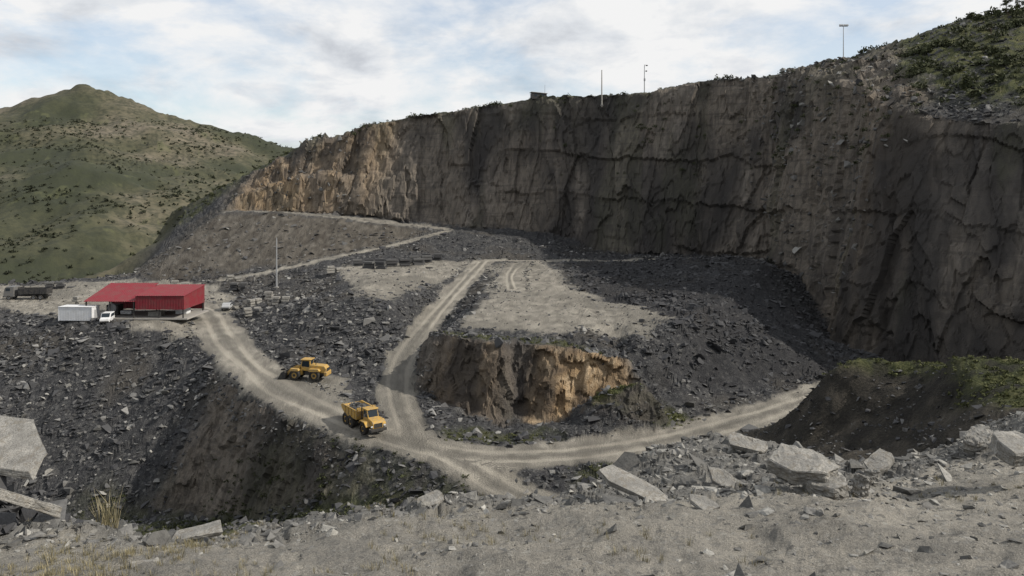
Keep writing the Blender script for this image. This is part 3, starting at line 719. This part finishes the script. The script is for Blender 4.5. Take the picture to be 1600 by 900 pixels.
# ------------------------------------------------------------------ modelling helpers
def empty(name,loc,rz=0,sc=1,rx=0,ry=0):
    e=bpy.data.objects.new(name,None);COL.objects.link(e);e.location=loc;e.rotation_euler=(math.radians(rx),math.radians(ry),math.radians(rz));e.scale=(sc,)*3;return e
def fin(bm,name,mat,par,bev=0):
    bmesh.ops.recalc_face_normals(bm,faces=bm.faces)
    me=bpy.data.meshes.new(name);bm.to_mesh(me);bm.free();me.materials.append(mat)
    o=bpy.data.objects.new(name,me);COL.objects.link(o);o.parent=par
    if bev:
        md=o.modifiers.new('b','BEVEL');md.width=bev;md.segments=2;md.limit_method='ANGLE'
    return o
def box(name,c,s,mat,par,bev=.03,rot=None):
    bm=bmesh.new();bmesh.ops.create_cube(bm,size=1);bmesh.ops.scale(bm,vec=s,verts=bm.verts)
    if rot: bmesh.ops.rotate(bm,cent=(0,0,0),matrix=Matrix.Rotation(math.radians(rot[1]),3,rot[0]),verts=bm.verts)
    bmesh.ops.translate(bm,vec=c,verts=bm.verts);return fin(bm,name,mat,par,bev)
def prism(name,prof,y0,y1,mat,par,bev=.04):
    bm=bmesh.new();a=[bm.verts.new((x,y0,z)) for x,z in prof];b=[bm.verts.new((x,y1,z)) for x,z in prof]
    bm.faces.new(a);bm.faces.new(b[::-1])
    for i in range(len(prof)): bm.faces.new((a[i],b[i],b[(i+1)%len(prof)],a[(i+1)%len(prof)]))
    return fin(bm,name,mat,par,bev)
def cyl(name,a,b,r,mat,par,r2=None,seg=20,bev=0):
    a=Vector(a);b=Vector(b);d=b-a;q=d.to_track_quat('Z','Y').to_matrix().to_4x4();q.translation=(a+b)/2
    bm=bmesh.new();bmesh.ops.create_cone(bm,cap_ends=True,segments=seg,radius1=r,radius2=r if r2 is None else r2,depth=d.length,matrix=q);return fin(bm,name,mat,par,bev)
def wheel(x,y,r,w,par,i,hub=M_Y):
    s=1 if y>0 else -1
    bm=bmesh.new();n=28
    prof=[(r*.55,-w/2),(r*.9,-w/2),(r,-w*.36),(r,w*.36),(r*.9,w/2),(r*.55,w/2)]
    rings=[]
    for k in range(n):
        a=2*math.pi*k/n;lug=1+(.025 if k%2 else 0)
        rings.append([bm.verts.new((x+math.cos(a)*pr*lug,y+pw,r+math.sin(a)*pr*lug)) for pr,pw in prof])
    for k in range(n):
        for j in range(len(prof)-1): bm.faces.new((rings[k][j],rings[k][j+1],rings[(k+1)%n][j+1],rings[(k+1)%n][j]))
    fin(bm,'tyre_%d'%i,M_T,par)
    cyl('hub_%d'%i,(x,y-w*.3,r),(x,y+w*.3,r),r*.57,hub,par)
    cyl('hubcap_%d'%i,(x,y+s*w*.28,r),(x,y+s*w*.42,r),r*.25,M_K,par,seg=12)
def dump_truck(loc,rz,sc):
    e=empty('articulated_dump_truck',loc,rz,sc)
    i=0
    for x in (3.0,-1.3,-3.1):
        for y in (-1.25,1.25): i+=1;wheel(x,y,.93,.72,e,i)
    box('rear_frame',(-1.9,0,1.15),(4.8,.9,.5),M_K,e);box('front_frame',(2.5,0,1.15),(3.6,1.2,.5),M_K,e)
    cyl('articulation_joint',(.75,0,.8),(.75,0,1.7),.35,M_K,e)
    for k,x in enumerate((3.0,-1.3,-3.1)): cyl('axle_%d'%k,(x,-1.1,.93),(x,1.1,.93),.2,M_K,e)
    side=[(.7,1.75),(1.0,3.05),(-3.9,3.05),(-4.75,2.75),(-4.1,2.1),(-2.9,1.55)]
    prism('body_side_left',side,1.42,1.52,M_Y,e,.02);prism('body_side_right',side,-1.52,-1.42,M_Y,e,.02)
    prism('body_front',[(.7,1.75),(1.0,3.45),(1.12,3.45),(.82,1.75)],-1.5,1.5,M_Y,e,.02)
    prism('body_floor',[(.72,1.75),(-2.9,1.55),(-4.1,2.1),(-4.7,2.72),(-4.72,2.6),(-4.12,1.98),(-2.9,1.42),(.72,1.62)],-1.42,1.42,M_Y,e,.0)
    for k,x in enumerate((.3,-.8,-1.9,-3.0)):
        for s in (-1,1): box('body_rib_%d_%d'%(k,s),(x,s*1.56,2.4),(.13,.1,1.15),M_Y,e,.01)
    for s in (-1,1): box('body_rail_%d'%s,(-1.5,s*1.55,3.0),(4.9,.13,.13),M_Y,e,.01)
    n=260;px=rng.uniform(-3.9,.8,n);py=rng.uniform(-1.25,1.25,n);pz=2.3+.95*np.cos(py*1.1)*np.cos((px+1.4)*.42)+rng.normal(0,.05,n)
    prism('load_core',[(.7,1.9),(.8,2.8),(-.6,3.1),(-2.4,3.0),(-3.8,2.6),(-3.2,1.9)],-1.3,1.3,M_K,e,.1)
    l=scatter('stone_load',np.stack([px,py,pz],1),rng.uniform(.2,.65,n),.7,.2);l.parent=e
    prism('engine_hood',[(3.3,1.4),(3.3,2.45),(4.75,2.2),(5.0,1.9),(5.0,1.2),(3.3,1.2)],-.85,.85,M_Y,e,.08)
    box('grille',(5.01,0,1.62),(.06,1.3,.6),M_K,e,.01);box('front_bumper',(5.05,0,1.0),(.35,2.6,.4),M_K,e,.05)
    for s in (-1,1):
        prism('front_fender_%d'%s,[(1.8,1.5),(2.2,2.02),(3.7,2.02),(4.3,1.5),(4.3,1.38),(3.65,1.88),(2.25,1.88),(1.9,1.5)],s*.86,s*1.62,M_Y,e,.02)
        box('headlamp_%d'%s,(5.02,s*1.0,1.55),(.08,.3,.2),M_L,e,.01)
        box('mirror_%d'%s,(3.5,s*1.5,2.9),(.08,.25,.45),M_K,e,.02);cyl('mirror_arm_%d'%s,(3.3,s*.8,3.1),(3.5,s*1.5,3.1),.03,M_K,e,seg=8)
    prism('cab',[(1.75,1.4),(1.75,3.45),(3.0,3.5),(3.5,2.4),(3.5,1.4)],-.85,.85,M_Y,e,.06)
    prism('cab_roof',[(1.65,3.45),(1.65,3.58),(3.15,3.62),(3.2,3.48)],-.95,.95,M_Y,e,.03)
    for s in (-1,1): prism('side_window_%d'%s,[(1.95,2.35),(1.95,3.3),(2.9,3.32),(3.28,2.45)],s*.853,s*.865,M_Gl,e,0)
    prism('windscreen',[(3.06,3.4),(3.46,2.52),(3.49,2.53),(3.09,3.41)],-.72,.72,M_Gl,e,0)
    box('rear_window',(1.735,0,2.95),(.02,1.2,.6),M_Gl,e,0)
    cyl('exhaust',(1.55,-.95,1.8),(1.55,-.95,3.6),.09,M_K,e,seg=12)
    box('steps',(2.6,1.45,.85),(.7,.3,.7),M_K,e,.02);cyl('beacon',(2.0,.6,3.6),(2.0,.6,3.8),.09,M_Y,e,seg=12)
def loader(loc,rz,sc):
    e=empty('wheel_loader',loc,rz,sc);i=0
    for x in (1.7,-1.6):
        for y in (-1.1,1.1): i+=1;wheel(x,y,.85,.68,e,i)
    box('rear_frame',(-1.5,0,1.1),(3.2,1.3,.6),M_K,e);box('front_frame',(1.5,0,1.15),(1.7,1.1,.8),M_Y,e,.05);cyl('pivot',(.35,0,.7),(.35,0,1.6),.3,M_K,e)
    prism('engine_hood',[(-3.4,1.2),(-3.5,1.9),(-3.1,2.35),(-.7,2.5),(-.7,1.2)],-.8,.8,M_Y,e,.1)
    box('counterweight',(-3.4,0,1.1),(.5,2.1,.7),M_Y,e,.1);box('radiator_grille',(-3.53,0,1.75),(.05,1.1,.5),M_K,e,.01)
    prism('cab',[(-.75,1.5),(-.75,3.2),(.65,3.2),(.85,2.2),(.6,1.5)],-.75,.75,M_Y,e,.05)
    box('cab_roof',(-.05,0,3.27),(1.75,1.75,.12),M_Y,e,.04)
    for s in (-1,1):
        prism('side_window_%d'%s,[(-.6,2.1),(-.6,3.08),(.55,3.08),(.72,2.2)],s*.753,s*.765,M_Gl,e,0)
        prism('rear_fender_%d'%s,[(-2.6,1.6),(-2.3,1.95),(-.8,1.95),(-.7,1.6),(-.8,1.5),(-2.5,1.5)],s*.8,s*1.45,M_Y,e,.03)
        prism('front_fender_%d'%s,[(.9,1.6),(1.1,1.9),(2.3,1.9),(2.5,1.6),(2.4,1.52),(1.0,1.52)],s*.8,s*1.45,M_Y,e,.03)
        prism('lift_arm_%d'%s,[(1.0,1.9),(1.1,2.25),(2.5,1.9),(3.4,.95),(3.2,.6),(2.3,1.5)],s*.45,s*.6,M_Y,e,.02)
        cyl('lift_ram_%d'%s,(1.2,s*.5,1.2),(2.6,s*.5,1.4),.08,M_G,e,seg=10)
    prism('windscreen',[(.68,3.1),(.85,2.3),(.87,2.3),(.70,3.1)],-.65,.65,M_Gl,e,0);box('rear_window',(-.765,0,2.8),(.02,1.1,.6),M_Gl,e,0)
    prism('bucket_back',[(3.2,.25),(3.1,.9),(3.35,1.5),(3.45,1.5),(3.25,.9),(3.35,.35),(4.5,.22),(4.5,.12),(3.3,.12)],-1.4,1.4,M_K,e,.01)
    for s in (-1,1): prism('bucket_side_%d'%s,[(3.2,.2),(3.15,.9),(3.4,1.5),(3.9,1.2),(4.45,.2)],s*1.36,s*1.42,M_K,e,.0)
    box('tilt_link',(2.3,0,2.1),(1.5,.14,.18),M_K,e,.02,('Y',20));cyl('exhaust',(-1.6,.4,2.4),(-1.6,.4,3.1),.07,M_K,e,seg=10)
def gz(x,y): return H1(x,y)
dump_truck((-19.1,98.6,gz(-19.1,98.6)+.02),-54,.86)
loader((-31.5,118.3,gz(-31.5,118.3)+.02),172,.95)
def lorry(loc,rz):
    e=empty('parked_lorry',loc,rz,1.1);i=0
    for x in (3.4,-1.6,-3.0):
        for y in (-1.05,1.05): i+=1;wheel(x,y,.5,.35,e,i,M_G)
    box('chassis',(0,0,.85),(9,.9,.3),M_K,e);box('tipper_bed',(-1.4,0,1.25),(5.8,2.4,.12),M_K,e,.02)
    for s in (-1,1):
        box('bed_side_%d'%s,(-1.4,s*1.2,1.85),(5.8,.06,1.1),M_K,e,.01)
        for k in range(6): box('stake_%d_%d'%(s,k),(-4.1+k*1.08,s*1.25,1.85),(.1,.05,1.15),M_K,e,.01)
        box('side_window_%d'%s,(3.55,s*1.213,2.25),(.9,.02,.6),M_Gl,e,0)
    box('headboard',(1.5,0,2.0),(.08,2.4,1.4),M_K,e,.01);box('tailboard',(-4.3,0,1.85),(.06,2.4,1.1),M_K,e,.01)
    prism('cab',[(2.3,.7),(2.3,2.85),(3.9,2.85),(4.4,2.1),(4.5,.7)],-1.2,1.2,paint('grey_paint',(.12,.125,.13)),e,.08)
    prism('windscreen',[(4.0,2.75),(4.4,2.1),(4.43,2.1),(4.03,2.78)],-1.05,1.05,M_Gl,e,0);box('bumper',(4.5,0,.75),(.2,2.4,.35),M_K,e,.04)
lorry((-113,179.5,gz(-113,179.5)),184)
def car(name,loc,rz,mat,van=False):
    e=empty(name,loc,rz);i=0
    for x in (1.4,-1.4):
        for y in (-.78,.78): i+=1;wheel(x,y,.33,.22,e,i,M_G)
    prof=[(-2.2,.35),(-2.25,1.0),(-2.1,1.85),(.7,1.9),(1.5,1.15),(2.2,1.0),(2.3,.35)] if van else [(-2.15,.35),(-2.2,.95),(-1.6,1.05),(-1.2,1.45),(.3,1.48),(1.1,1.0),(2.1,.85),(2.2,.35)]
    prism('body',prof,-.85,.85,mat,e,.1)
    w=[(-1.9,1.15),(-1.85,1.7),(.6,1.75),(1.2,1.18)] if van else [(-1.35,1.05),(-1.1,1.36),(.2,1.38),(.8,1.03)]
    for s in (-1,1): prism('window_%d'%s,w,s*.852,s*.862,M_Gl,e,0)
    prism('windscreen',[(.76,1.86),(1.42,1.22),(1.46,1.24),(.8,1.9)] if van else [(.35,1.45),(1.02,1.03),(1.05,1.05),(.38,1.47)],-.7,.7,M_Gl,e,0)
    box('front_bumper',(2.22,0,.5),(.15,1.6,.25),M_K,e,.04);box('rear_bumper',(-2.22,0,.5),(.15,1.6,.25),M_K,e,.04)
car('parked_van',(-77.8,147.6,gz(-77.8,147.6)),-75,M_W,True)
car('parked_car',(-62.5,168.5,gz(-62.5,168.5)),100,paint('silver_paint',(.35,.36,.37),.35,.2),False)

def shed():
    z=gz(-74,153);e=empty('red_roofed_workshop',(-73.6,154.5,z),0)
    box('concrete_slab',(0,0,.08),(21,10.5,.3),M_C,e,.02)
    def corr(nm,x0,x1,y0,y1,z0,z1,mat,pit=.45):
        bm=bmesh.new();n=int((x1-x0)/pit)*4;rows=[]
        for j,(y,zz) in enumerate(((y0,z0),(y1,z1))):
            rows.append([bm.verts.new((x0+(x1-x0)*i/n,y,zz+.05*math.sin(i*math.pi/2))) for i in range(n+1)])
        for i in range(n): bm.faces.new((rows[0][i],rows[0][i+1],rows[1][i+1],rows[1][i]))
        o=fin(bm,nm,mat,e);m=o.modifiers.new('s','SOLIDIFY');m.thickness=.04
    corr('canopy_roof',-9.8,.2,-5.2,5.2,3.5,5.9,M_R)
    corr('hall_roof',.25,9.9,-5.2,5.2,4.6,5.6,M_R)
    def clad(nm,a,b,z0,z1):
        a=Vector(a);b=Vector(b);L=(b-a).length;n=int(L/.3)*2;d=(b-a)/n;nn=Vector((-d.y,d.x)).normalized()
        bm=bmesh.new();v=[]
        for i in range(n+1):
            p=a+d*i+nn*(.04 if i%2 else -.04);v.append((bm.verts.new((p.x,p.y,z0)),bm.verts.new((p.x,p.y,z1(i/n) if callable(z1) else z1))))
        for i in range(n): bm.faces.new((v[i][0],v[i+1][0],v[i+1][1],v[i][1]))
        o=fin(bm,nm,M_R,e);m=o.modifiers.new('s','SOLIDIFY');m.thickness=.03
    clad('hall_front_cladding',(.3,-5.0),(9.7,-5.0),1.9,4.5)
    clad('hall_right_cladding',(9.7,-5.0),(9.7,5.0),1.9,lambda t:4.5+t*1.0)
    clad('hall_left_cladding',(.3,-5.0),(.3,5.0),3.0,lambda t:4.5+t*1.0)
    clad('back_cladding',(-9.6,5.0),(9.7,5.0),.6,5.4)
    for k,x in enumerate((-9.4,-4.8,-.1,4.8,9.5)):
        for y,hh in ((-4.8,3.5 if x<0 else 4.5),(4.8,5.4)): box('post_%d_%d'%(k,int(y)),(x,y,hh/2),(.22,.22,hh),M_K,e,.01)
        box('rafter_%d'%k,(x,0,4.45 if x<0 else 4.9),(.16,10,.22),M_K,e,.01,('X',13 if x<0 else 5.6))
    box('saw_frame',(-6,-.5,1.3),(2.4,2.2,2.0),M_K,e,.1);box('saw_table',(-3,-1.5,.9),(2.2,1.4,.7),M_G,e,.05);cyl('saw_blade',(-6,-1.75,1.7),(-6,-1.68,1.7),.9,M_G,e)
    box('block_pallet',(3,-2,.7),(2.6,1.6,1.0),MS,e,.03);box('tank',(7,1,1.2),(2.4,2,2.0),M_W,e,.15)
shed()
def cabin():
    z=gz(-84,149);e=empty('white_site_cabin',(-84.3,149.6,z),-3)
    box('walls',(0,0,1.45),(6.6,2.6,2.6),M_W,e,.03);box('roof',(0,0,2.82),(6.8,2.8,.12),M_W,e,.02);box('base_skid',(0,0,.08),(6.4,2.3,.16),M_K,e,0)
    for k in range(20): box('wall_rib_%d'%k,(-3.1+k*.325,-1.31,1.45),(.1,.03,2.4),M_W,e,0)
    box('door',(3.32,0,1.2),(.03,.9,2.0),M_G,e,.01);box('corner_post',(-3.3,-1.3,1.45),(.12,.12,2.65),M_W,e,0);box('corner_post_b',(3.3,-1.3,1.45),(.12,.12,2.65),M_W,e,0)
cabin()
def pole(name,x,y,h,r=.16,head=None,top=None):
    z=gz(x,y)-.4;e=empty(name,(x,y,z));h+=.4
    cyl('mast',(0,0,0),(0,0,h),r,M_G if not top else top,e,r2=r*.55,seg=12);box('footing',(0,0,.45),(.8,.8,.3),M_C,e,.02)
    if head=='flood':
        box('crossarm',(0,0,h),(2.2,.12,.12),M_G,e,.01)
        for k,dx in enumerate((-.9,-.3,.35,.95)): box('floodlight_%d'%k,(dx,-.2,h+.28),(.48,.3,.42),M_G,e,.03,('X',-25));box('bracket_%d'%k,(dx,0,h+.1),(.06,.06,.2),M_K,e,0)
    if head=='lamp':
        box('side_arm',(.35,0,h-.1),(.9,.1,.1),M_G,e,.01);box('lamp_head',(.7,-.1,h-.25),(.6,.4,.3),M_K,e,.04);box('control_box',(0,-.22,h*.5),(.5,.3,.8),M_G,e,.02);box('lamp_head_b',(.55,-.1,h-2.0),(.5,.4,.35),M_K,e,.04)
pole('utility_pole',-56.7,185,12,.2)
pole('utility_pole',28.3,242,11.2,.24,top=M_C)
pole('floodlight_mast',41.3,239.5,9,.17,'lamp')
pole('floodlight_mast',86.3,200,8.2,.13,'flood')
pole('utility_pole',11,257,5,.06,top=M_K)
e=empty('clifftop_hut',(8.8,254.5,gz(8.8,254.5)),12);box('walls',(0,0,.9),(5,2.5,2.0),M_K,e,.03);box('roof',(0,0,2.0),(5.5,3,.15),M_C,e,.02,('Y',4));box('doorway',(1,-1.27,.8),(.9,.03,1.6),M_Gl,e,0);box('hatch',(-1.2,-1.27,1.1),(.9,.03,.6),M_Gl,e,0)
def stack(name,x,y,n,L,rz,mat,seed):
    r=random.Random(seed);z=gz(x,y);e=empty(name,(x,y,z),rz)
    for k in range(n):
        lay=k%3;c=k//3
        o=box('block_%d'%k,(c*L*1.12+r.uniform(-.2,.2),r.uniform(-.2,.2),.35+lay*.62),(L*r.uniform(.8,1),1.3*r.uniform(.8,1.1),.5),mat,e,.05,('Z',r.uniform(-7,7)))
        if mat==MR:
            for an,vv in (('tint',r.uniform(.2,.8)),('pale',.1)):
                a=o.data.attributes.new(an,'FLOAT','POINT');a.data.foreach_set('value',np.full(len(o.data.vertices),vv,np.float32))
for j,(x,y,n,L,rz,m) in enumerate([(-40,199,9,2.6,10,MR),(-36,193,6,3,-15,MR),(-31,197,9,3.2,20,MR),(-26,203,6,3.0,15,MR),(-45,190,5,2.2,40,MS),(-23,207,6,2.6,5,MR),
    (-55,160,7,1.6,30,MS),(-52,157,5,1.8,-20,MR),(-50,163,6,1.7,10,MS),(-57,168,6,1.6,60,MS),(-54.5,172,4,1.8,0,MS),(-92,186,6,2,10,MS),(-100,193,6,2.4,-10,MR),(-86,196,5,2,15,MS),(-76,182,6,1.8,5,MS),(-96,170,4,2,80,MS),(-68,188,6,2,0,MR),(-118,196,7,2.2,12,MR),(-72,196,5,1.8,30,MS)]):
    stack('stone_block_stack',x,y,n,L,rz,m,j)

# ------------------------------------------------------------------ light, sky, camera
el=math.radians(37);az=math.radians(99)
d=Vector((math.sin(az)*math.cos(el),math.cos(az)*math.cos(el),math.sin(el)))
su=bpy.data.lights.new('sun','SUN');su.energy=4.7;su.angle=math.radians(.5);su.color=(1,.93,.83)
so=bpy.data.objects.new('sun',su);COL.objects.link(so);so.rotation_euler=d.to_track_quat('Z','Y').to_euler();so.location=(0,0,150)
w=bpy.data.worlds.new('World');scene.world=w;w.use_nodes=True;t=w.node_tree;t.nodes.clear()
N=t.nodes.new;Lk=t.links.new
sky=N('ShaderNodeTexSky');sky.sky_type='NISHITA';sky.sun_disc=False;sky.sun_elevation=el;sky.sun_rotation=az
bg=N('ShaderNodeBackground');bg.inputs[1].default_value=.15;Lk(sky.outputs[0],bg.inputs[0])
tc=N('ShaderNodeTexCoord');sx=N('ShaderNodeSeparateXYZ');Lk(tc.outputs['Generated'],sx.inputs[0])
def M(op,a,b=0.0):
    n=N('ShaderNodeMath');n.operation=op
    for i,v in enumerate((a,b)):
        if isinstance(v,(int,float)): n.inputs[i].default_value=v
        else: Lk(v,n.inputs[i])
    return n.outputs[0]
zz=M('ADD',M('MAXIMUM',sx.outputs[2],0.0),.30)
cx=N('ShaderNodeCombineXYZ');Lk(M('DIVIDE',sx.outputs[0],zz),cx.inputs[0]);Lk(M('DIVIDE',sx.outputs[1],zz),cx.inputs[1])
def CN(sc,det,ro,off,di=0):
    mp=N('ShaderNodeMapping');mp.inputs['Location'].default_value=off;Lk(cx.outputs[0],mp.inputs[0])
    n=N('ShaderNodeTexNoise');n.inputs['Scale'].default_value=sc;n.inputs['Detail'].default_value=det;n.inputs['Roughness'].default_value=ro;n.inputs['Distortion'].default_value=di
    Lk(mp.outputs[0],n.inputs['Vector']);return n.outputs['Fac']
def RP(f,st):
    r=N('ShaderNodeValToRGB');e=r.color_ramp.elements
    while len(e)<len(st): e.new(.5)
    for i,(p,c) in enumerate(st): e[i].position=p;e[i].color=(*c,1)
    Lk(f,r.inputs[0]);return r.outputs[0]
cov=RP(CN(2.2,8,.60,(3,1,0),.2),[(.38,(.40,)*3),(.54,(1,)*3)])
shade=RP(CN(3.4,8,.58,(8.3,4,0),.2),[(.30,(.64,.67,.72)),(.41,(.82,.85,.89)),(.52,(1.0,1.0,1.0))])
cb=N('ShaderNodeBackground');cb.inputs[1].default_value=.90;Lk(shade,cb.inputs[0])
mx=N('ShaderNodeMixShader');Lk(cov,mx.inputs[0]);Lk(bg.outputs[0],mx.inputs[1]);Lk(cb.outputs[0],mx.inputs[2])
ow=N('ShaderNodeOutputWorld');Lk(mx.outputs[0],ow.inputs[0])
cam=bpy.data.cameras.new('camera');co=bpy.data.objects.new('camera',cam);COL.objects.link(co)
co.location=(0,0,0);co.rotation_euler=(math.radians(90),0,0);cam.lens=27;cam.sensor_width=36;cam.shift_y=-.09375;cam.clip_start=.1;cam.clip_end=6000
scene.camera=co
scene.view_settings.view_transform='Standard';scene.view_settings.look='None';scene.view_settings.exposure=0
print('TIMES',tA,tB,tC,time.time()-T0)
